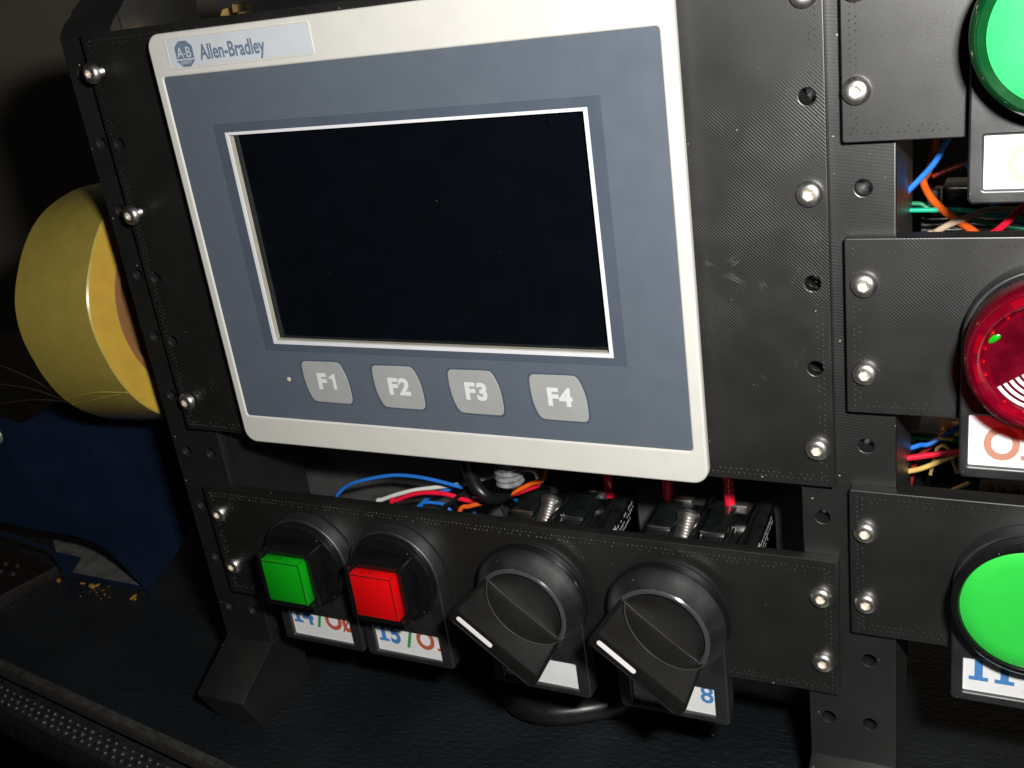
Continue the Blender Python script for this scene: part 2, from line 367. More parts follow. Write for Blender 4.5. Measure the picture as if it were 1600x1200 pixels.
def screw(parent, x, z, out=0.0):
    loc = Vector((x, 0, z)) - parent.location; loc.y = -out - 0.004 - parent.location.y
    h = bpy.data.objects.new('screw', HEAD); COL.objects.link(h); h.parent = parent; h.location = loc
    h.rotation_euler = (0, random.uniform(0, 2), 0)
    s = bpy.data.objects.new('hex_socket', SOCK); COL.objects.link(s); s.parent = h
    if out > 0:
        t = bpy.data.objects.new('threaded_shank', SHANK); COL.objects.link(t); t.parent = h
        h['label'] = 'screw not driven home, its threaded shank showing'
def marks(parent, x0, z0, x1, z1, sides='tblr', d=0.17, sp=0.125, tilt=1, skip=()):
    bm = bmesh.new()
    def mk(x, z):
        for a, b, c, e in skip:
            if a < x < b and c < z < e: return
        L_, W_, H_ = 0.042 * random.uniform(.6, 1.3), 0.012, 0.008 * random.uniform(.6, 1.3)
        dx, dz = L_ * 0.7, -L_ * 0.7 * tilt
        px, pz = W_ * 0.7, W_ * 0.7 * tilt
        v = [bm.verts.new(q) for q in ((x - dx, 0.002, z - dz), (x + px, 0.002, z + pz), (x + dx, 0.002, z + dz), (x - px, 0.002, z - pz), (x - dx * .5, -H_, z - dz * .5), (x + dx * .5, -H_, z + dz * .5))]
        for f in ((0, 1, 4), (1, 5, 4), (1, 2, 5), (2, 3, 5), (3, 4, 5), (3, 0, 4)): bm.faces.new([v[i] for i in f])
    k = int((x1 - x0 - 2 * d) / sp)
    for i in range(k + 1):
        x = x0 + d + i * sp
        for s, z, o in (('t', z1 - d, 0), ('t', z1 - d - .11, .5), ('b', z0 + d, 0), ('b', z0 + d + .11, .5)):
            if s in sides and random.random() < (0.93 if not o else 0.6): mk(x + o * sp, z)
    k = int((z1 - z0 - 2 * d) / sp)
    for i in range(k + 1):
        z = z0 + d + i * sp
        for s, x, o in (('l', x0 + d, 0), ('l', x0 + d + .11, .5), ('r', x1 - d, 0), ('r', x1 - d - .11, .5)):
            if s in sides and random.random() < (0.9 if not o else 0.6): mk(x, z + o * sp)
    bmesh.ops.recalc_face_normals(bm, faces=bm.faces)
    me = bpy.data.meshes.new('m'); bm.to_mesh(me); bm.free()
    stuff(obj('infill_line_ends', me, M_ridge, parent, world=True, angle=10))
M_ridge = mat('raised_print_line_ends', (0.028, 0.027, 0.025), rough=0.5, spec=0.5)

PX0, PX1 = -9.52, 9.69
big = thing('mounting_plate', 'large black printed plate around the touch panel, screwed to both posts', 'plate', (0, 0.15, -5.65))
h = [rect(-5.95, -4.95, 5.95, 4.95, 0.2)] + [circ(XL, ZR(k), 0.165, 24) for k in (0, 1, 2, 3, 4)] + [circ(XR, ZR(k), 0.165, 24) for k in (1, 3, 4)]
obj('plate', prism([rect(PX0, -5.65, PX1, 5.89, 0.05)] + h, 0.0, 0.297, 0.025), M_plate, big, world=True)
screw(big, XL, ZR(0), 0.25); screw(big, XL, ZR(2), 0.23); screw(big, XL, ZR(5), 0.05)
for k in (0, 2, 5): screw(big, XR, ZR(k), 0.0)
marks(big, PX0, -5.65, PX1, 5.89)
M_scuff = mat('pale_scuff', (0.075, 0.073, 0.07), rough=0.6)
bm = bmesh.new()
def scuff(x0, z0, x1, z1, wd, k=5):
    d = Vector((x1 - x0, z1 - z0)); nrm = Vector((-d.y, d.x)).normalized()
    for i in range(k):
        o = (i - k / 2) * wd / k + random.uniform(-.01, .01); a, b = sorted((random.uniform(0, .45), random.uniform(.55, 1)))
        p, q = Vector((x0, z0)) + d * a + nrm * o, Vector((x0, z0)) + d * b + nrm * o
        h_ = wd / k * random.uniform(.12, .3)
        vs = [bm.verts.new((v.x, -0.0015, v.y)) for v in (p, (p + q) / 2 - nrm * h_, q, (p + q) / 2 + nrm * h_)]
        bm.faces.new(vs)
for a in ((7.35, -0.55, 8.0, -0.88, .16), (8.2, -.70, 8.42, -1.05, .14), (8.1, -2.9, 8.3, -3.12, .07), (7.45, -.42, 7.9, -.25, .2), (6.95, -.30, 7.35, -.48, .1)): scuff(*a, k=7)
for x_, z_ in ((8.98, -.72), (8.98, -2.62), (8.95, 3.05)):
    for j in range(7): scuff(x_ - .12 + j * .035, z_ - .02 + j * .06, x_ + .0 + j * .035, z_ - .14 + j * .06, .02, 1)
me = bpy.data.meshes.new('s'); bm.to_mesh(me); bm.free()
for p_ in me.polygons: p_.flip() if p_.normal.y > 0 else None
stuff(obj('scuff_marks', me, M_scuff, big, world=True))
bar = thing('button_plate', 'black printed plate holding two square buttons and two rotary knobs under the touch panel', 'plate', (0, 0.15, -11.5))
bar_holes = [circ(x, -9.6, 1.1, 32) for x in (-5.8, -2.6, 1.68, 5.48)]
bl = [(PX0 - .03, -11.53), (PX1 - .02, -11.40), (PX1 + .02, -7.60), (PX0 - .05, -7.66)]
obj('plate', prism([bl] + bar_holes, 0.0, 0.297, 0.025), M_plate, bar, world=True)
obj('stiffening_flange', box(-8.66, 8.84, 0.299, 0.38, -8.0, -7.68, 0.015), M_post, bar, world=True)
for z in (-8.55, -10.46): screw(bar, -9.13, z)
for z in (-8.60, -10.46): screw(bar, 9.32, z)
marks(bar, PX0, -11.43, PX1, -7.66)
RP = [('upper', 2.05, 5.89, (0.98, 0.98)), ('middle', -3.75, 0.12, None), ('lower', -9.50, -5.65, None)]
RX0, RX1 = 9.99, 17.6
r1 = thing('mounting_plate', 'black plate at the upper right behind the green pilot lamp', 'plate', (RX0, 0.15, 2.05), 'plates of the right-hand column')
r2 = thing('mounting_plate', 'black plate at the right behind the red round buzzer', 'plate', (RX0, 0.15, -3.75), 'plates of the right-hand column')
r3 = thing('mounting_plate', 'black plate at the lower right behind the flush green push button', 'plate', (RX0, 0.15, -9.5), 'plates of the right-hand column')
CX = 13.83
for o, z0, z1, cz, m_, tl in ((r1, 2.06, 5.90, 4.0, M_plate_r, -1), (r2, -3.75, 0.13, -1.83, M_plate_f, 1), (r3, -9.49, -5.66, -7.58, M_plate_f, 1)):
    obj('plate', prism([rect(RX0, z0, RX1, z1, 0.06), circ(CX, cz, 1.1, 32)], 0.0, 0.297, 0.025), m_, o, world=True)
    marks(o, RX0, z0, RX1, z1, sides='tbl', tilt=tl)
    obj('stiffening_flange', box(10.99, RX1 - .1, 0.299, 0.5, z1 - .34, z1 - .015, 0.015), M_post, o, world=True)
for z in (4.95, 3.06): screw(r1, 10.28, z)
for z in (-0.84, -2.81): screw(r2, 10.38, z)
for z in (-6.69, -8.59): screw(r3, 10.34, z)

# ------------------------------------------------------------------ touch panel
hmi = thing('touch_panel', 'off-white framed touch screen terminal with a blue-grey face and dark display', 'touch screen', (0, 0, -5.66))
YF = -0.50
OX0, OX1, OZ0, OZ1 = -6.53, 6.60, -4.76, 4.65
bez = join(prism([rect(-6.79, -5.60, 6.93, 5.70, 0.38, 8), rect(OX0, OZ0, OX1, OZ1, 0.08, 3)], YF, -0.26, 0.055, res=3), prism([rect(-6.45, -5.2, 6.5, 5.2, 0.3, 8), rect(OX0 + .3, OZ0 + .3, OX1 - .3, OZ1 - .3)], -0.258, -0.02, 0.0))
obj('bezel', bez, M_bezel, hmi, world=True)
obj('rear_housing', box(-5.9, 5.9, -0.015, 4.4, -4.9, 4.9, 0.1), M_black, hmi, world=True)
DX0, DX1, DZ0, DZ1 = -4.98, 4.89, -2.52, 3.18
ix0, ix1, iz0, iz1 = DX0 + .085, DX1 - .10, DZ0 + .10, DZ1 - .075
ov = obj('overlay', prism([rect(OX0 - .02, OZ0 - .02, OX1 + .02, OZ1 + .02), rect(-5.32, -2.72, 5.2, 3.40)], YF + 0.035, YF + 0.20, 0.0), M_overlay, hmi, world=True)
obj('screen_surround', prism([rect(-5.318, -2.718, 5.198, 3.398), rect(DX0, DZ0, DX1, DZ1)], YF + 0.037, YF + 0.20), M_overlay2, hmi, world=True)
obj('screen_border', prism([rect(DX0 + .001, DZ0 + .001, DX1 - .001, DZ1 - .001), rect(ix0, iz0, ix1, iz1)], YF + 0.030, YF + 0.075), M_white, hmi, world=True)
obj('screen_recess', prism([rect(ix0 - .1, iz0 - .1, ix1 + .1, iz1 + .1), rect(ix0 + .012, iz0 + .012, ix1 - .012, iz1 - .012)], YF + 0.077, YF + 0.235), M_beige, hmi, world=True)
obj('display', box(ix0 - .1, ix1 + .1, YF + 0.22, YF + 0.30, iz0 - .1, iz1 + .1), M_screen, hmi, world=True)
# keys
def key_loop(s=1.0):
    pts = [(-.58, .61), (.0, .62), (.46, .62), (.56, .58), (.64, .48), (.74, .22), (.79, -.05), (.80, -.35), (.78, -.53), (.70, -.61), (.58, -.62), (.0, -.62), (-.48, -.61), (-.58, -.57), (-.66, -.47), (-.75, -.22), (-.79, .05), (-.80, .35), (-.78, .52), (-.70, .60)]
    Q = [Vector((a, b, 0)) for a, b in pts] ; o = []
    n = len(Q)
    for i in range(n):
        a, b, c, d = Q[i - 1], Q[i], Q[(i + 1) % n], Q[(i + 2) % n]
        for j in range(3):
            t = j / 3
            v = 0.5 * ((2 * b) + (c - a) * t + (2 * a - 5 * b + 4 * c - d) * t * t + (3 * b - 3 * c + d - a) * t ** 3)
            o.append((v.x * s, v.y * s))
    return o
for i, (kx, kz) in enumerate(((-3.47, -3.575), (-1.20, -3.595), (1.085, -3.60), (3.36, -3.615))):
    kp = prism([[(a * 0.95 + kx, b + kz) for a, b in key_loop(0.965)]], YF + 0.018, YF + 0.06, 0.012)
    rp = prism([[(a * 0.95 + kx, b + kz) for a, b in key_loop(1.03)]], YF + 0.028, YF + 0.05, 0.0)
    k = obj('function_key', kp, M_key, hmi, world=True, label='grey function key marked F%d' % (i + 1))
    obj('key_outline', rp, M_keyrim, k, world=True)
    if i: t = text_mesh('F%d' % (i + 1), 0.63, 0.026, 1.03, 0.004, spacing=1.1)
    else:
        t = join(mv(text_mesh('F', 0.63, 0.026, 1.03, 0.004), -0.17), mv(prism([[(-.045, 0), (.045, 0), (.045, .445), (-.02, .445), (-.065, .385), (-.145, .365), (-.145, .30), (-.045, .30)]], -.004, .004), 0.235))
    obj('key_lettering', mv(t, kx + .02, YF + 0.016, kz - 0.19), M_white, k, world=True)
obj('indicator_lamp', mv(lathe([(0.0, -0.02), (0.05, -0.015), (0.065, 0.0), (0.065, 0.03)], 20), -4.75, YF + 0.033, -3.56), M_cream, hmi, world=True)
# badge
bx = dict(x0=-6.17, z0=4.83, x1=-1.75, z1=5.55)
bo = obj('badge', prism([rect(-6.14, 4.85, -1.78, 5.53, 0.05)], YF - 0.012, YF + 0.02, 0.004), M_badge, hmi, world=True)
obj('badge_rim', prism([rect(-6.18, 4.81, -1.74, 5.57, 0.08), rect(-6.15, 4.84, -1.77, 5.54, 0.06)], YF - 0.020, YF + 0.02, 0.004), M_bezel, bo, world=True)
def octagon(cx, cz, hw, hh, k=0.42): return [(cx - hw * k, cz - hh), (cx + hw * k, cz - hh), (cx + hw, cz - hh * .55), (cx + hw, cz + hh * .55), (cx + hw * k, cz + hh), (cx - hw * k, cz + hh), (cx - hw, cz + hh * .55), (cx - hw, cz - hh * .55)]
OCX, OCZ = -5.62, 5.16
obj('emblem', prism([octagon(OCX, OCZ, 0.285, 0.31)], YF - 0.0155, YF - 0.010), M_blueprint, bo, world=True)
lt = join(mv(text_mesh('A', 0.36, 0.0, 0.86, 0.001), -0.135), mv(text_mesh('B', 0.36, 0.0, 0.86, 0.001), 0.125), mv(text_mesh('-', 0.3, 0.0, 0.6, 0.001), 0.0, 0, 0.02))
lt = mv(lt, OCX, YF - 0.0180, OCZ - 0.085)
ln = box(OCX - 0.284, OCX + 0.284, YF - 0.0185, YF - 0.0165, OCZ - 0.145, OCZ - 0.115)
q = mv(text_mesh('QUALITY', 0.105, 0.0, 0.85, 0.001), OCX, YF - 0.0180, OCZ - 0.235)
obj('emblem_lettering', join(lt, ln, q), M_badge, bo, world=True)
t = text_mesh('Allen-Bradley', 0.50, 0.012, 0.735, 0.002, 'LEFT')
obj('brand_lettering', mv(t, -5.13, YF - 0.0155, 4.99), M_blueprint, bo, world=True)

# ------------------------------------------------------------------ control devices
def holder_loop(h=-2.95, hw=1.49, top=1.5):
    o = [(hw * cos(R(a)) * 1.0, top * sin(R(a))) for a in range(0, 181, 8)]
    return o + [(-hw, -.4), (-hw, h + .08), (-hw + .08, h), (hw - .08, h), (hw, h + .08), (hw, -.4)]
def glyph(s, x, z, size, xs=1.0, bold=0.03):
    if s == 'I':                                  # capital I with slab serifs
        hgt = size * 0.70; wd = size * 0.40 * xs; st = size * 0.17 * xs
        me = join(box(-st / 2, st / 2, -.003, .003, 0.002, hgt - .002), box(-wd / 2, wd / 2, -.0033, .0033, 0, size * .10), box(-wd / 2, wd / 2, -.0033, .0033, hgt - size * .10, hgt))
    elif s == '1s':
        hgt = size * 0.70; wd = size * 0.40 * xs; st = size * 0.17 * xs
        me = join(box(-st / 2, st / 2, -.003, .003, 0.002, hgt), box(-wd / 2, wd / 2, -.0033, .0033, 0, size * .10), prism([[(-wd / 2, hgt * .78), (-st / 2, hgt), (-st / 2, hgt * .84), (-wd / 2, hgt * .66)]], -.003, .003))
    elif s == 'O/':
        me = join(text_mesh('0', size, bold, xs, 0.003), box(-size * .03, size * .03, -.0036, .0036, -size * .06, size * .78))
        # slash
        me2 = box(-size * .03, size * .03, -.0036, .0036, -size * .12, size * .84); me2.transform(Matrix.Translation((0, 0, size * .35)) @ Matrix.Rotation(R(30), 4, 'Y') @ Matrix.Translation((0, 0, -size * .35)))
        me = join(text_mesh('0', size, bold, xs, 0.003), me2)
    elif s == '/': me = prism([[(-.17, -size * .12), (-.07, -size * .12), (.17, size * .80), (.07, size * .80)]], -.003, .003)
    else: me = text_mesh(s, size, bold if size > .8 else .012, xs, 0.003)
    return mv(me, x, 0, z)
def clip(me, win):
    bm = bmesh.new(); bm.from_mesh(me)
    for co, no in (((win[0], 0, 0), (-1, 0, 0)), ((win[1], 0, 0), (1, 0, 0)), ((0, 0, win[2]), (0, 0, -1)), ((0, 0, win[3]), (0, 0, 1))):
        g = bm.verts[:] + bm.edges[:] + bm.faces[:]
        bmesh.ops.bisect_plane(bm, geom=g, plane_co=co, plane_no=no, clear_outer=True)
    bm.to_mesh(me); bm.free()
def legend_plate(t, glyphs, win=(-1.13, 1.13, -2.77, -1.88), hw=1.49, h=-2.95, yf=-0.48, recess=0.10):
    lp = prism([holder_loop(h, hw), rect(win[0], win[2], win[1], win[3], 0.03, 2)], yf, -0.004, 0.045, res=2)
    ho = obj('legend_holder', lp, M_holder, t)
    obj('legend_card', box(win[0] - .04, win[1] + .04, yf + recess + .002, yf + recess + .03, win[2] - .04, win[3] + .04), M_card, ho)
    for s, x, z, size, m_, xs in glyphs:
        me = glyph(s, x, z, size, xs); w2 = (win[0] + .01, win[1] - .01, win[2] + .01, win[3] - .01); clip(me, w2)
        if len(me.polygons): obj('legend_lettering', mv(me, 0, yf + recess - 0.003, 0), m_, ho)
    return ho

def square_button(x, z, label, lens, glyphs):
    t = thing('square_push_button', label, 'push button', (x, 0, z), 'square push buttons')
    legend_plate(t, glyphs)
    obj('mounting_ring', lathe([(0.9, -0.402), (1.42, -0.402), (1.42, -0.55), (1.36, -0.66), (1.12, -0.70), (1.0, -0.70)], 56), M_gloss, t)
    obj('ring_disc', lathe([(0, -0.64), (1.30, -0.64), (1.36, -0.66), (1.36, -0.60)], 56), M_gloss, t)
    obj('button_collar', prism([rect(-0.865, -0.865, 0.865, 0.865, 0.05, 3), rect(-0.72, -0.72, 0.72, 0.72)], -1.26, -0.642, 0.012), M_gloss, t)
    obj('frame_rim', join(prism([[(-0.865, 0.865), (-0.865, -0.80), (-0.80, -0.865), (0.865, -0.865), (0.865, -0.735), (-0.735, -0.735), (-0.735, 0.865)]], -1.50, -1.262, 0.012)), M_gloss, t)
    obj('frame_lug', box(0.75, 0.86, -1.32, -1.262, 0.70, 0.86, 0.02), M_gloss, t)
    obj('lens', box(-0.69, 0.69, -1.56, -1.12, -0.69, 0.69, 0.02), lens, t)
    # thin groove lines of the clear cap
    gm = join(prism([rect(-0.683, -0.683, 0.683, 0.683, .02), rect(-0.655, -0.655, 0.655, 0.655, .02)], -1.5635, -1.555), box(.655, .676, -1.5625, -1.28, .6885, .6915), box(-.12, -.09, -1.42, -1.28, .6885, .6915))
    obj('cap_groove', gm, M_black, t)
    return t
Z0 = -9.60
square_button(-5.72, Z0, 'green square push button at the left end of the lower plate, card I4/OØ below', M_green,
    [('I', -0.90, -2.32, .90, M_ink_b, .95), ('4', -0.50, -2.32, .90, M_ink_b, .85), ('/', -0.03, -2.26, .95, M_ink_g, .75), ('O', 0.46, -2.34, .90, M_ink_r, .85), ('O/', 0.98, -2.34, .90, M_ink_r, .85)])
square_button(-2.60, Z0, 'red square push button right of the green square one, card I5/O1 below', M_red,
    [('I', -0.86, -2.42, .90, M_ink_b, .95), ('5', -0.44, -2.42, .90, M_ink_b, .85), ('/', 0.08, -2.40, .95, M_ink_g, .75), ('O', 0.60, -2.44, .90, M_ink_r, .85), ('I', 1.12, -2.44, .90, M_ink_r, .8)])

# selector knobs -------------------------------------------------------
def fin_mesh():
    bm = bmesh.new(); H = 1.72; nt_, nh = 72, 40; hw = 0.30; grid = {}
    L0, L1 = 1.28, 1.38
    def flank(side):
        G = []
        for j in range(nh + 1):
            hh = j / nh; row = []
            for i in range(nt_ + 1):
                tt = -1 + 2 * i / nt_; Lh = L0 + (L1 - L0) * hh
                x = tt * Lh; d = (tt / 0.985) ** 2 + (hh / 0.64) ** 2
                hs = 0.66 * math.sqrt(max(0, 1 - (tt / 0.985) ** 2)); u_ = hh / hs if hs > 1e-4 else 2
                dep = 0.30 * (1 - u_ ** 1.3) * min(1, hs / 0.25) if u_ < 1 else 0
                endr = max(0, (abs(tt) - 0.90) / 0.10)
                wv = (hw - 0.05 * hh) * (1 - 0.55 * endr ** 2.5) - dep
                row.append(bm.verts.new((x, -hh * H, side * wv)))
            G.append(row)
        for j in range(nh):
            for i in range(nt_): bm.faces.new((G[j][i], G[j][i + 1], G[j + 1][i + 1], G[j + 1][i]))
        return G
    A, B = flank(1), flank(-1)
    for i in range(nt_): bm.faces.new((A[nh][i], A[nh][i + 1], B[nh][i + 1], B[nh][i]))
    for e in (0, nt_):
        for j in range(nh): bm.faces.new((A[j][e], A[j + 1][e], B[j + 1][e], B[j][e]))
    bmesh.ops.recalc_face_normals(bm, faces=bm.faces)
    # soften the upper rim
    me = bpy.data.meshes.new('fin'); bm.to_mesh(me); bm.free(); return me
def selector(x, z, label, glyphs, turn=-39.5):
    t = thing('rotary_selector', label, 'rotary knob', (x, 0, z), 'rotary selector knobs')
    legend_plate(t, glyphs)
    obj('mounting_ring', lathe([(1.1, -0.20), (1.58, -0.20), (1.62, -0.24), (1.62, -0.40), (1.59, -0.44), (1.1, -0.455)], 80), M_gloss, t)
    obj('knob_skirt', lathe([(1.565, -0.44), (1.555, -0.49), (1.48, -0.62), (1.33, -0.96), (1.315, -1.02), (1.2, -1.02)], 96), M_skirt, t, angle=30)
    hd = thing_part('handle', t)
    base = lathe([(0.0, -0.90), (1.17, -0.90), (1.175, -1.02), (1.20, -1.055), (1.27, -1.055), (1.308, -1.02), (1.308, -0.985)], 72)
    obj('handle_rim', base, M_ring, hd, angle=30)
    base2 = lathe([(0.0, -0.905), (1.165, -0.905)], 64)
    ro = Matrix.Rotation(-R(turn), 4, 'Y')
    f = fin_mesh(); f.transform(Matrix.Translation((0, -0.91, 0))); f.transform(ro)
    fl = obj('finger_bar', f, M_knob, hd, angle=28)
    b2 = obj('handle_floor', base2, M_knob, hd)
    mk = prism([rect(-1.20, -0.068, -0.05, 0.068, 0.066, 5)], -2.638, -2.62, 0.0); mk.transform(ro)
    obj('white_pointer_line', mk, M_mark, hd)
    for nm, P in (('scoop_edge', [(1.26 * (1 + .05 * .66 * cos(R(a))) * cos(R(a)), -0.92 - .66 * 1.72 * sin(R(a)), 0.30 - .033 * sin(R(a))) for a in range(4, 177, 8)]), ('floor_edge_highlight', [(-1.2, -0.915, 0.03), (-.6, -.915, 0.0), (0, -.915, 0), (.6, -.915, 0), (1.2, -0.915, 0.03)])):
        e_ = tube(P, 0.014, 2); e_.transform(ro); obj(nm, e_, M_wear_glint, hd)  # pale tubes: dusty scoop arc with its glint, painted highlight along the floor line
    gr = prism([rect(-1.35, -0.225, 1.35, 0.225, 0.16, 5), rect(-1.325, -0.205, 1.325, 0.205, 0.14, 5)], -2.64, -2.62, 0.004); gr.transform(ro)
    obj('edge_bead', gr, M_knob, hd)
    return t
def thing_part(name, parent):
    o = bpy.data.objects.new(name, None); COL.objects.link(o); o.parent = parent; o.empty_display_size = .2; return o
selector(1.70, Z0 - .07, 'rotary selector knob beside the red square button, its legend card blank white', [])
selector(5.53, Z0 - .07, 'rotary selector knob with a blue 8 on its card, nearest the right post', [('8', 0.90, -2.40, .76, M_ink_b, .95)])

def arc(r, a0, a1, w_=0.032, n=16):
    o = [((r + w_) * cos(R(a0 + (a1 - a0) * i / n)), (r + w_) * sin(R(a0 + (a1 - a0) * i / n))) for i in range(n + 1)]
    return o + [((r - w_) * cos(R(a1 - (a1 - a0) * i / n)), (r - w_) * sin(R(a1 - (a1 - a0) * i / n))) for i in range(n + 1)]
# right-hand column devices ---------------------------------------------
t = thing('pilot_lamp', 'round light green pilot lamp with dark green rim at the upper right', 'pilot lamp', (CX, 0, 4.0))
legend_plate(t, [('O', -0.55, -2.70, .95, M_ink_p, .85), ('I', -0.05, -2.70, .95, M_ink_p, .9)], win=(-1.25, 1.25, -2.84, -1.83), hw=1.52, h=-3.1)
obj('lamp_base', lathe([(1.0, -0.402), (1.42, -0.402), (1.42, -0.9), (1.35, -0.95)], 56), M_gloss, t)
obj('lamp_rim', lathe([(1.35, -0.92), (1.50, -0.94), (1.51, -1.15), (1.47, -1.36), (1.36, -1.46), (1.22, -1.44), (1.22, -1.38)], 72), M_dkgreen, t, angle=50)
obj('lamp_lens', lathe([(1.225, -1.40), (1.21, -1.47), (1.1, -1.50), (0.6, -1.53), (0, -1.54)], 64), M_lime2, t, angle=60)
t = thing('round_push_button', 'flush round green push button in a black ring at the lower right', 'push button', (CX, 0, -7.58))
legend_plate(t, [('I', -1.04, -2.42, 1.0, M_ink_b, 1.0), ('I', -0.51, -2.42, 1.0, M_ink_b, 1.0), ('/', 0.05, -2.44, .95, M_ink_g, .75)], win=(-1.36, 1.36, -2.72, -1.80), hw=1.62, h=-2.95)
obj('button_ring', lathe([(1.0, -0.402), (1.46, -0.402), (1.52, -0.5), (1.60, -0.92), (1.60, -1.02), (1.55, -1.07), (1.46, -1.07), (1.44, -1.03), (1.44, -0.9)], 72), M_gloss, t, angle=40)
obj('button_cap', lathe([(1.43, -0.9), (1.43, -1.02), (1.40, -1.045), (1.1, -1.05), (0, -1.05)], 64), M_lime, t, angle=40)
t = thing('buzzer', 'round translucent red buzzer with printed white sound arcs at the right', 'buzzer', (CX, 0, -1.83))
legend_plate(t, [('O', -0.76, -2.58, 1.0, M_ink_o, .85), ('I', -0.22, -2.58, 1.0, M_ink_o, .9)], win=(-1.38, 1.38, -2.76, -1.60), hw=1.56, h=-3.02)
obj('buzzer_base', lathe([(1.0, -0.402), (1.46, -0.402), (1.46, -0.62), (1.38, -0.66), (1.0, -0.66)], 56), M_black, t)
bz = obj('buzzer_cover', lathe([(1.40, -0.60), (1.46, -0.64), (1.48, -1.05), (1.45, -1.40), (1.36, -1.60), (1.24, -1.66), (1.16, -1.60), (1.10, -1.44), (1.05, -1.40), (1.0, -1.40)], 80), M_ruby, t, angle=60)
obj('buzzer_inside', lathe([(1.38, -0.68), (1.40, -1.0), (1.30, -1.28), (1.02, -1.34), (0, -1.34)], 64), M_ruby2, t, angle=50)
obj('buzzer_disc', lathe([(1.02, -1.36), (1.0, -1.405), (0.2, -1.42), (0, -1.42)], 64), M_ruby2, t, angle=50)
for a0, a1 in ((96, 122), (158, 176), (186, 204), (228, 262), (280, 300)):
    obj('inner_glow_arc', prism([arc(1.22, a0, a1, 0.07)], -1.33, -1.30), M_red, t)  # brighter red streaks, painted in for the glow inside the translucent cover
arcs = [prism([arc(r_, a0, a1)], -1.432, -1.424) for r_ in (0.97, 0.85, 0.73, 0.61, 0.49) for a0, a1 in ((213, 327),)]
arcs += [prism([arc(r_, 52, 128)], -1.432, -1.424) for r_ in (0.62, 0.49, 0.37)] + [prism([circ(0, 0, .16, 20)], -1.432, -1.424)]
obj('sound_arcs', join(*arcs), M_mark, t)
e = lathe([(0, -0.03), (0.07, -0.02), (0.10, 0.0)], 16); e.transform(Matrix.Translation((-0.93, -1.41, 0.42)) @ Matrix.Rotation(R(-35), 4, 'Y') @ Matrix.Diagonal((1.35, 1, .62, 1)))
obj('green_component', e, M_green, t)
for a in (168, 182, 196, 230, 250, 275, 300, 150, 130):
    c_ = lathe([(0, -.05), (.045, -.03), (.055, 0)], 10); c_.transform(Matrix.Translation((1.12 * cos(R(a)), -1.40, 1.12 * sin(R(a)))))
    obj('rim_stud', c_, M_red, t)

# ------------------------------------------------------------------ contact blocks behind the knobs
def contact_block(x0, x1, label):
    zt = -8.32; W_ = x1 - x0
    t = thing('contact_block', label, 'contact block', ((x0 + x1) / 2, 2, zt - 3), 'contact blocks behind the knobs')
    obj('block_body', box(x0, x1, 0.9, 3.6, zt - 2.6, zt - 0.25, 0.04), M_dkblock, t, world=True)
    # two clear smoky covers, sloping to the front
    for k in (0, 1):
        a = x0 + 0.06 + k * W_ * 0.48; b = a + W_ * 0.21
        cv = prism([[(1.0, zt - .22), (1.05, zt - .10), (2.6, zt + .10), (3.3, zt + .12), (3.3, zt - .22)]], a, b, 0.02, 'x')
        obj('smoky_cover', cv, M_smoke, t, world=True)
        lip = box(a, b, 1.72, 1.76, zt - .01, zt + .05, 0.01)
        obj('cover_lip', lip, M_clear if False else M_steel, t, world=True)
        fr = box(b + .03, b + .14, 1.2, 2.3, zt - .22, zt - .05, 0.03); obj('inner_rib', fr, M_smoke, t, world=True)
    for xx in (x0 + W_ * .44, x1 - 0.42):
        obj('divider', box(xx, xx + 0.09, 1.0, 3.55, zt - .24, zt + .13, 0.02), M_dkblock, t, world=True)
    # clamping screw, ribbed
    pr = [(0.0, 0.0), (0.2, 0.0), (0.3, 0.06), (0.32, 0.16)]
    for i in range(8): pr += [(0.27, 0.22 + i * .09), (0.235, 0.26 + i * .09)]
    s = lathe(pr, 24); s.transform(Matrix.Translation((x0 + W_ * .35, 2.35, zt + .22)) @ Matrix.Rotation(R(34), 4, 'X') @ Matrix.Rotation(R(180), 4, 'Z'))
    obj('clamping_screw', s, M_steel, t, world=True, angle=25)
    for k in (0, 1):
        c0 = x0 + .35 + k * W_ * .5
        obj('terminal_clip', box(c0, c0 + .55, 3.05, 3.3, zt - .1, zt + .16, 0.03), M_steel, t, world=True)
    sd = prism([[(1.0, zt - 2.4), (1.0, zt - .15), (3.5, zt + .16), (3.5, zt - 2.4)]], x1 - .32, x1, 0.05, 'x')
    side = obj('printed_side', sd, M_dkblock, t, world=True)
    # white print on the outer side
    g = []
    for row, (zz, y0_, n_) in enumerate(((-.35, 1.35, 15), (-.52, 1.3, 16), (-.68, 1.5, 12))):
        for i in range(n_):
            if random.random() < .85:
                yy = y0_ + i * 0.125; L_ = random.uniform(.05, .1)
                g.append(box(x1 - .001, x1 + .004, yy, yy + .025, zt + zz + (yy - 1) * .11 - L_, zt + zz + (yy - 1) * .11))
                if random.random() < .6: g.append(box(x1 - .001, x1 + .0043, yy, yy + .07, zt + zz + (yy - 1) * .11 - .02, zt + zz + (yy - 1) * .11))
    tx = text_mesh('006', 0.28, 0, 1, .003, 'LEFT'); tx.transform(Matrix.Translation((x1 + .002, 1.42, zt - .33)) @ Matrix.Rotation(R(90), 4, 'Z')); g.append(tx)
    ci = prism([[(1.22 + .11 * cos(2 * pi * i / 20), zt - .28 + .14 * sin(2 * pi * i / 20)) for i in range(20)], [(1.22 + .085 * cos(2 * pi * i / 20), zt - .28 + .115 * sin(2 * pi * i / 20)) for i in range(20)]], x1 - .001, x1 + .004, 0, 'x'); g.append(ci)
    obj('side_print', join(*g), M_white, side, world=True)
    return t
contact_block(0.25, 3.45, 'smoky black contact block with ribbed metal screw, behind the left rotary knob')
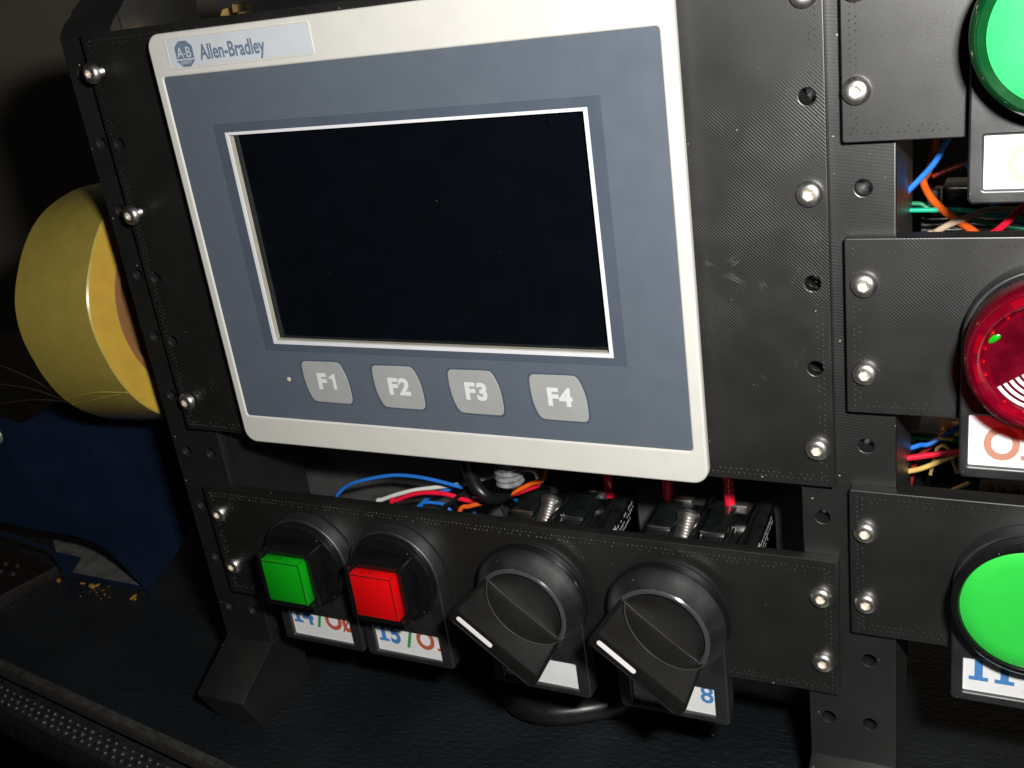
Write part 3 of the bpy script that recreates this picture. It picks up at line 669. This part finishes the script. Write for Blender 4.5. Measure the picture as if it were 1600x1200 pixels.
contact_block(4.35, 7.42, 'smoky black contact block with ribbed metal screw, behind the right rotary knob')

# ------------------------------------------------------------------ wires
def wire(P, m, label, r=0.065, group=None, name='wire', cat='wire'):
    return tag(obj(name, tube(P, r), MW[m] if isinstance(m, str) else m, angle=80), label, cat, group)
G1 = 'wires behind the lower gap'
wire([(-6.9, 2.3, -11.0), (-6.51, 2.4, -9.21), (-6.23, 2.4, -8.78), (-5.84, 2.4, -8.5), (-5.43, 2.4, -8.32), (-4.65, 2.4, -8.09), (-3.92, 2.4, -7.94), (-3.22, 2.4, -7.92), (-2.55, 2.4, -7.98), (-1.79, 2.4, -8.1), (-1.15, 2.4, -8.2), (-0.63, 2.45, -8.32), (-.3, 2.9, -8.55), (-.4, 3.6, -9.3)], 'blue', 'long blue wire arching over the others in the gap below the touch panel', 0.062, G1)
wire([(-5.4, 2.8, -10.5), (-5.17, 2.8, -9.3), (-4.94, 2.8, -9.13), (-4.23, 2.8, -8.84), (-3.6, 2.8, -8.64), (-2.63, 2.8, -8.42), (-1.92, 2.8, -8.26), (-1.45, 2.8, -8.1), (-0.88, 2.8, -7.91), (-.2, 2.9, -7.7), (.6, 3.0, -7.75), (.2, 3.2, -9.2)], 'white', 'white wire running under the blue one in the gap below the touch panel', 0.07, G1)
wire([(-4.5, 2.2, -10.5), (-4.18, 2.2, -8.88), (-3.95, 2.2, -8.71), (-3.32, 2.2, -8.44), (-2.72, 2.2, -8.31), (-2.05, 2.2, -8.3), (-1.41, 2.2, -8.43), (-0.75, 2.2, -8.33), (-0.08, 2.2, -8.13), (0.68, 2.2, -7.83), (1.14, 2.2, -7.5), (1.5, 2.6, -6.5)], 'red', 'wavy red wire below the white one in the gap under the touch panel', 0.075, G1)
wire([(-4.2, 2.9, -10.6), (-3.71, 2.9, -9.51), (-3.47, 2.9, -9.11), (-3.03, 2.9, -8.79), (-2.49, 2.9, -8.57), (-2.0, 3.2, -8.6), (-1.9, 3.3, -9.8)], 'blue', 'short blue wire crossing behind the red wire', 0.06, G1)
wire([(-3.9, 2.9, -9.5), (-3.52, 2.9, -9.16), (-3.04, 2.9, -9.09), (-2.6, 2.9, -9.19), (-2.3, 2.9, -9.9)], 'blue', 'low blue wire end just above the edge of the button plate', 0.055, G1)
wire([(-2.7, 2.1, -10.3), (-2.33, 2.1, -8.89), (-1.92, 2.1, -8.52), (-1.44, 2.1, -8.16), (-0.88, 2.1, -8.16), (-.3, 2.1, -8.3), (0, 2.1, -9)], 'black', 'black wire between the short blue and the orange wire', 0.065, G1)
wire([(-2.0, 1.9, -10.3), (-1.56, 1.9, -8.69), (-1.15, 1.9, -8.43), (-0.58, 1.9, -8.23), (0.2, 1.9, -7.89), (0.98, 1.9, -7.46), (1.41, 1.9, -7.21), (1.6, 2.1, -6.2)], 'orange', 'orange wire rising to the right beside the left contact block', 0.07, G1)
wire([(-0.9, 1.5, -5.9), (-0.78, 1.5, -6.3), (-0.72, 1.5, -7.01), (-0.55, 1.5, -7.55), (-0.21, 1.5, -7.82), (0.22, 1.5, -7.71), (0.5, 1.6, -7.19), (.8, 2.0, -6.4)], M_black, 'thick black cable looping below the touch panel next to the clear plug', 0.2, None, 'cable_loop', 'cable')
# red leads dropping into the contact blocks
for x, z, lb in ((2.79, -8.35, 'red lead dropping into the right side of the left contact block'), (4.55, -8.30, 'red lead dropping into the left terminal of the right contact block'), (6.29, -8.27, 'red lead dropping into the right terminal of the right contact block')):
    wire([(x + .05, 3.0, -4.8), (x + .03, 3.1, -6.5), (x, 3.16, -7.6), (x, 3.18, z)], 'red', lb, 0.145, 'red leads into the contact blocks', 'red_lead', 'wire')
# clear ribbed plug
pr = [(0.0, -0.02), (0.25, 0.0), (0.34, 0.06)]
for i in range(7): pr += [(0.40, 0.12 + i * .17), (0.34, 0.205 + i * .17)]
pr += [(0.36, 1.4), (0, 1.4)]
s = lathe(pr, 40); s.transform(Matrix.Translation((0.90, 0.9, -6.98)) @ Matrix.Rotation(R(90), 4, 'X'))
t = thing('ribbed_plug', 'clear ribbed plastic plug hanging under the lower edge of the touch panel', 'plug', (0.6, 1.5, -5.8))
obj('clear_shell', s, M_clear, t, world=True, angle=30)
s = lathe([(0, .12), (.15, .12), (.15, .5), (.12, .5), (.12, 1.3), (0, 1.3)], 20); s.transform(Matrix.Translation((0.90, 0.9, -6.98)) @ Matrix.Rotation(R(90), 4, 'X'))
obj('metal_core', s, M_steel, t, world=True)

G2 = 'wires in the upper right gap'
wire([(9.6, 3.6, .05), (10.53, 3.0, 0.05), (10.67, 3.0, 0.05), (11.11, 3.0, 0.04), (11.31, 3.0, -0.07), (12.13, 3.0, -0.32), (12.72, 3.0, -0.46), (13.33, 3.0, -0.57), (14.6, 3, -.7)], 'dgreen', 'upper green wire kinking downwards in the upper right gap', 0.055, G2)
wire([(9.6, 3.0, .1), (10.58, 2.6, 0.03), (10.72, 2.6, 0.01), (11.5, 2.6, 0.0), (12.07, 2.6, -0.02), (12.62, 2.6, -0.15), (13.33, 2.6, -0.26), (14.6, 2.6, -.4)], 'green', 'straight green wire, lower of the pair, in the upper right gap', 0.055, G2)
wire([(10.2, 2.6, -.4), (10.65, 2.4, 0.18), (10.74, 2.4, 0.29), (11.4, 2.4, 1.0), (11.67, 2.4, 1.47), (11.82, 2.4, 1.78), (12, 2.6, 2.6)], 'blue', 'straight blue wire slanting up behind the upper right plate', 0.065, G2)
wire([(11.3, 4.6, 2.6), (11.26, 4.5, 1.32), (11.24, 4.5, 0.81), (11.16, 4.0, 0.49), (11.12, 3.5, 0.42), (11.31, 3.0, 0.22), (11.59, 2.6, 0.03), (11.96, 2.2, -0.15), (12.34, 1.6, -0.24), (12.5, 1.4, -0.4), (12.6, 1.3, -1.4)], 'orange', 'curved orange wire crossing the green pair in the upper right gap', 0.085, G2)
wire([(11.27, 4.0, 0.41), (11.57, 4.0, 0.54), (12.0, 4.0, 0.7), (12.22, 4.0, 0.76), (13.5, 4.2, 1.0)], 'maroon', 'dark red wire running right above the green pair', 0.055, G2)
wire([(11.3, 1.2, -1.0), (11.46, 1.2, -0.21), (11.57, 1.4, -0.17), (11.86, 1.8, -0.09), (12.18, 2.2, -0.06), (12.49, 2.6, -0.03), (13.04, 3.0, -0.14), (13.9, 3.2, -0.2)], 'tan', 'pale tan wire with lit end in the upper right gap', 0.07, G2)
wire([(12.5, 1.1, -1.2), (12.65, 1.2, -0.25), (12.72, 1.4, -0.18), (12.88, 1.8, -0.12), (13.21, 2.2, 0.15), (13.43, 2.4, 0.38), (14.2, 2.6, .9)], 'red', 'red wire rising to the right in the upper right gap', 0.075, G2)
wire([(12.0, 3.5, .8), (12.47, 3.5, 0.02), (12.56, 3.5, -0.12), (12.8, 3.5, -0.34), (13.12, 3.5, -0.56), (14, 3.6, -1)], 'blue', 'dark blue wire crossing behind the red one in the upper right gap', 0.06, G2)
G3 = 'wires in the lower right gap'
wire([(10.0, 3.2, -6.4), (10.67, 3.0, -6.12), (10.92, 3.0, -6.03), (11.16, 3.0, -5.92), (11.47, 3.0, -5.81), (12.4, 3.6, -5.3)], 'blue', 'blue wire under the buzzer plate', 0.06, G3)
wire([(10.0, 2.6, -6.3), (10.67, 2.4, -6.07), (10.94, 2.4, -5.99), (11.39, 2.4, -5.88), (12.02, 2.4, -5.72), (12.36, 2.4, -5.64), (13.4, 2.6, -5.5)], 'red', 'bright red wire under the buzzer plate', 0.07, G3)
wire([(10.0, 2.8, -6.7), (10.65, 2.6, -6.55), (10.84, 2.6, -6.48), (11.2, 2.6, -6.36), (11.59, 2.6, -6.15), (11.98, 2.6, -5.91), (12.21, 2.6, -5.76), (13.3, 2.8, -5.4)], 'gold', 'yellowish wire under the buzzer plate, below the red wire', 0.065, G3)
wire([(10.8, 3.5, -7.6), (10.99, 3.5, -6.67), (11.18, 3.5, -6.38), (11.57, 3.5, -5.87), (11.93, 3.5, -5.62), (12.14, 3.5, -5.49), (13.2, 3.5, -5.1)], 'maroon', 'dark red wire slanting behind the bright red one under the buzzer plate', 0.08, G3)
wire([(10.6, 3.8, -5.6), (11.2, 3.7, -5.35), (11.9, 3.6, -5.2), (13.2, 3.6, -4.9)], 'red', 'dim red wire highest under the buzzer plate', 0.07, G3)
wire([(11.4, 3.0, -6.7), (11.52, 3.0, -6.08), (11.56, 3.0, -5.96), (11.69, 3.0, -5.88), (11.81, 3.0, -5.99), (11.85, 3.0, -6.12), (12, 3, -6.6)], 'gold', 'small hooked yellow wire end under the buzzer plate', 0.045, G3)
wire([(11.2, 2.2, -7.3), (11.86, 2.0, -6.63), (11.96, 2.0, -6.53), (12.34, 2.0, -6.29)], M_brass, 'bare brass wire just above the lower right plate', 0.045, G3)
# terminal blocks in the right bay
def terminal(name, x, y, z, w_, d_, h_, label, ribs):
    t = thing(name, label, 'terminal block', (x + w_ / 2, y + d_ / 2, z))
    obj('block_body', box(x, x + w_, y, y + d_, z, z + h_, 0.04), M_dkblock, t, world=True)
    for i in range(ribs):
        zz = z + h_ * .08 + i * h_ * .84 / ribs
        obj('metal_rib', box(x - .05, x + w_ + .03, y - .12, y + .02, zz, zz + 0.06, 0.015), M_steel, t, world=True)
    obj('side_tab', box(x + .1, x + .36, y - .25, y, z + h_, z + h_ + .55, 0.03), M_greymetal, t, world=True)
    obj('cover', box(x + .42, x + w_, y - .2, y + .8, z + h_ + .01, z + h_ + .6, 0.04), M_dkblock, t, world=True)
    return t
terminal('terminal_block', 11.02, 4.6, -1.5, 2.4, 2.5, 0.95, 'dark terminal block with fine metal ribs behind the wires in the upper right gap', 6)
t = thing('terminal_block', 'dark terminal block with brass screws in the lower right gap', 'terminal block', (12.5, 4.5, -8.5))
obj('block_body', box(10.9, 14.5, 4.3, 6, -8.4, -6.35, 0.05), M_dkblock, t, world=True)
for x in (12.75, 13.0, 13.3): 
    s = lathe([(0, -.06), (.07, -.05), (.09, 0), (.09, .2)], 14); s.transform(Matrix.Translation((x, 2.4, -6.55)) @ Matrix.Rotation(R(-60), 4, 'X'))
    obj('brass_screw', s, M_brass, t, world=True)
obj('screw_rail', box(12.5, 14.4, 2.2, 4.28, -7.6, -6.72, 0.04), M_dkblock, t, world=True)
t = tag(obj('brass_clip', join(box(11.55, 12.0, 3.3, 3.38, -5.75, -5.35, .02), box(11.55, 11.9, 3.0, 3.3, -5.75, -5.68, .02)), M_brass), 'folded brass clip under the buzzer plate', 'clip')
tag(obj('circuit_board', box(10.5, 14.5, 4.05, 4.2, -6.3, -6.12, 0.01), MW['dgreen']), 'edge of a green circuit board seen under the buzzer plate', 'circuit board')
tag(obj('rear_tray', join(box(-10.55, 8.7, 4.75, 4.85, -15.99, -5.2), box(-8.6, 8.7, 4.852, 7.0, -15.99, -15.8)), M_greymetal), 'grey sheet metal tray standing behind the frame, seen through the gap', 'metal tray')

# connector above the top edge of the plate
t = thing('brass_connector', 'black connector with two brass contacts above the top left edge of the plate', 'connector', (-6.0, 3.4, 5.6))
obj('connector_body', box(-7.45, -3.2, 3.2, 5.2, 5.3, 8.0, 0.06), M_black, t, world=True)
c1 = prism([[(-7.22, 5.82), (-6.84, 5.80), (-6.86, 6.04), (-7.08, 6.00)]], 2.95, 3.19, 0.02)
c2 = prism([[(-6.74, 5.86), (-6.52, 5.86), (-6.48, 6.08), (-6.70, 6.12)]], 2.95, 3.19, 0.02)
obj('brass_contact', c1, M_brass, t, world=True); obj('brass_contact', c2, M_brass, t, world=True)

# ------------------------------------------------------------------ cable on the table
wire([(-1.9, 6.0, -15.55), (-1.75, 3.9, -15.5), (-1.25, 2.6, -15.5), (-0.65, 1.95, -15.5), (0.1, 1.75, -15.5), (1.0, 1.95, -15.5), (2.2, 2.65, -15.5), (3.6, 3.9, -15.5), (4.6, 5.5, -15.5), (5.0, 8, -15.5)], M_black, 'thick black cable looping on the table below the rotary knobs', 0.40, None, 'power_cable', 'cable')

# ------------------------------------------------------------------ tape roll and blue dispenser
roll = thing('tape_roll', 'roll of amber packing tape standing on the blue dispenser left of the frame', 'tape roll', (-13.9, 4.3, -7.15))
c0 = Vector((-11.97, 4.29, -2.894)); K = 0.8; yaw, pitch = -0.09, -0.10
ax = Vector((cos(yaw), sin(yaw), 0)); ax = (ax + Vector((0, 0, 0.10))).normalized()
def ring_surface(prof, n=128, wob=0.0):
    u = Vector((-sin(yaw), cos(yaw), 0)).normalized(); v = ax.cross(u).normalized()
    bm = bmesh.new(); rows = []
    for r_, d in prof:
        row = []
        for i in range(n):
            a = 2 * pi * i / n
            rr = r_ * (1 + (wob * (0.5 * abs(sin(4.5 * a + 1)) + 0.5 * sin(7 * a)) if r_ > 3.7 else 0))
            row.append(bm.verts.new(c0 - ax * d + u * rr * cos(a) + v * rr * sin(a)))
        rows.append(row)
    for A, B in zip(rows, rows[1:]):
        for i in range(n): bm.faces.new((A[i], A[(i + 1) % n], B[(i + 1) % n], B[i]))
    bmesh.ops.recalc_face_normals(bm, faces=bm.faces)
    me = bpy.data.meshes.new('r'); bm.to_mesh(me); bm.free(); return me
def kp(P): return [(r_ * K, d * K) for r_, d in P]
obj('tape_windings', ring_surface(kp([(5.22, 0.0), (5.29, 0.05), (5.29, 4.78), (5.22, 4.82), (4.1, 4.82)]), wob=0.011), M_tape, roll, world=True)
obj('winding_edges', ring_surface(kp([(4.10, 0.0), (4.35, -0.01), (4.7, 0.01), (5.0, -0.01), (5.22, 0.0)]), wob=0.011), M_tape2, roll, world=True)
obj('cardboard_core', ring_surface(kp([(4.10, 4.8), (4.10, 0.02), (4.06, -0.02), (3.85, -0.02), (3.82, 0.03), (3.82, 4.8)])), M_cardboard, roll, world=True)
obj('core_hub', ring_surface(kp([(3.81, .5), (2.5, .55), (1.0, .5), (0.02, .5)])), M_cardboard, roll, world=True)
def on_roll(d, deg, r_=4.25):
    u = Vector((-sin(yaw), cos(yaw), 0)).normalized(); v = ax.cross(u).normalized()
    return c0 - ax * d + u * r_ * cos(R(deg)) + v * r_ * sin(R(deg))
for dg_ in (207, 211):
    obj('tape_end_fold', tube([on_roll(0.1, dg_ - 4 if dg_ > 208 else dg_), on_roll(1.8, dg_), on_roll(3.8, dg_ + 5)], 0.035), M_tape, roll, world=True)
e0 = on_roll(3.8, 214)
for dz, lb in ((-4.7, 'upper'), (-5.6, 'middle'), (-6.4, 'lower')):
    obj('tape_strand', tube([e0, e0 + (Vector((-20.3, 2.0, dz)) - e0) * .5 + Vector((0, 0, .12)), Vector((-20.6, 2.0, dz))], 0.018), M_strand, roll, world=True, label=lb + ' of the loose tape strands pulled out to the left')

disp = thing('tape_dispenser', 'dark blue enamelled sheet metal tape dispenser on the table left of the frame', 'tape dispenser', (-20, 6, -16.0))
out = [(-18.97, -15.97), (-16.29, -13.36), (-15.0, -11.9), (-13.6, -10.0), (-13.2, -7.25), (-20.5, -7.25), (-20.9, -7.36), (-21.79, -7.92), (-22.74, -8.33), (-23.38, -8.57), (-24.68, -8.40), (-30, -7.9),
       (-30, -13.6), (-27.09, -13.62), (-24.74, -13.70), (-22.9, -13.72), (-22.0, -13.75), (-21.3, -13.88), (-20.7, -14.15), (-20.13, -14.62), (-19.6, -15.25)]
obj('front_cover', prism([out], 4.36, 4.5, 0.04), M_blue, disp, world=True)
obj('top_shelf', box(-21.0, -13.2, 4.51, 9.5, -7.38, -7.20, 0.03), M_blue, disp, world=True)
obj('rear_cover', box(-21.0, -13.2, 9.3, 9.5, -15.98, -7.4, 0.03), M_blue, disp, world=True)
obj('dusty_floor', prism([[(-24.3, 4.62), (-19.15, 4.62), (-24.3, 8.4), (-29.5, 8.4)]], -15.99, -15.90, 0, 'z'), M_dustfloor, disp, world=True)
obj('front_lip', prism([[(-24.0, -15.99), (-24.55, -14.72), (-27.4, -14.24), (-31, -13.75), (-31, -13.85), (-27.4, -14.36), (-24.4, -14.86), (-22.67, -14.95), (-23.62, -15.84), (-19.1, -15.88), (-18.98, -15.99)]], 4.51, 4.60, 0.01), M_blue, disp, world=True)
s = lathe([(0, -.09), (.12, -.13), (.26, -.11), (.36, -.03), (.38, .02)], 24); s.transform(Matrix.Translation((-25.12, 4.35, -9.23)))
sw = obj('cover_screw', s, mat('dull_nickel', (0.30, 0.33, 0.29), rough=0.5, metal=.6, bump=.4, bscale=9), disp, world=True)
cr = join(box(-.2, .2, -.137, -.12, -.03, .03), box(-.03, .03, -.1375, -.1205, -.2, .2)); cr.transform(Matrix.Translation((-25.12, 4.35, -9.23)) @ Matrix.Rotation(R(30), 4, 'Y'))
obj('cross_slot', cr, M_black, sw, world=True)
pc = prism([[(-24.75, 1.5), (-24.05, 4.3), (-34, 6.2), (-34, 1.5)]] + [circ(-25.6 - i * .75 - (.37 if j % 2 else 0), 2.2 + j * .55, .17, 12) for i in range(8) for j in range(4)], -15.99, -15.4, 0.03, 'z')
pcs = obj('perforated_case', pc, mat('dark_brown_steel', (0.008, 0.005, 0.004), rough=.5, var=.3), None)
tag(pcs, 'dark brown perforated metal case under the blue tape dispenser at the left edge', 'metal case')
# crumbs by the dispenser
bm = bmesh.new()
def crumb(x, y, s): bmesh.ops.create_icosphere(bm, subdivisions=1, radius=1, matrix=Matrix.Translation((x, y, -15.98)) @ Matrix.Rotation(random.uniform(0, 3), 4, 'Z') @ Matrix.Diagonal((s * random.uniform(.8, 2), s * .6, s * .35, 1)))
for x, y, s in ((-23.95, 4.1, .16), (-22.6, 4.2, .10), (-22.0, 4.15, .22), (-21.8, 4.25, .12), (-19.4, 3.95, .14), (-19.2, 3.85, .1), (-21.2, 4.0, .05), (-20.9, 3.8, .05)): crumb(x, y, s)
for i in range(16): crumb(random.uniform(-22, -18.8), random.gauss(3.9, .25), random.uniform(.02, .045))
me = bpy.data.meshes.new('c'); bm.to_mesh(me); bm.free()
o = stuff(obj('crumbs', me, M_orangebit, None)); tag(o, 'orange crumbs and grit scattered on the table at the foot of the blue dispenser', 'crumbs')
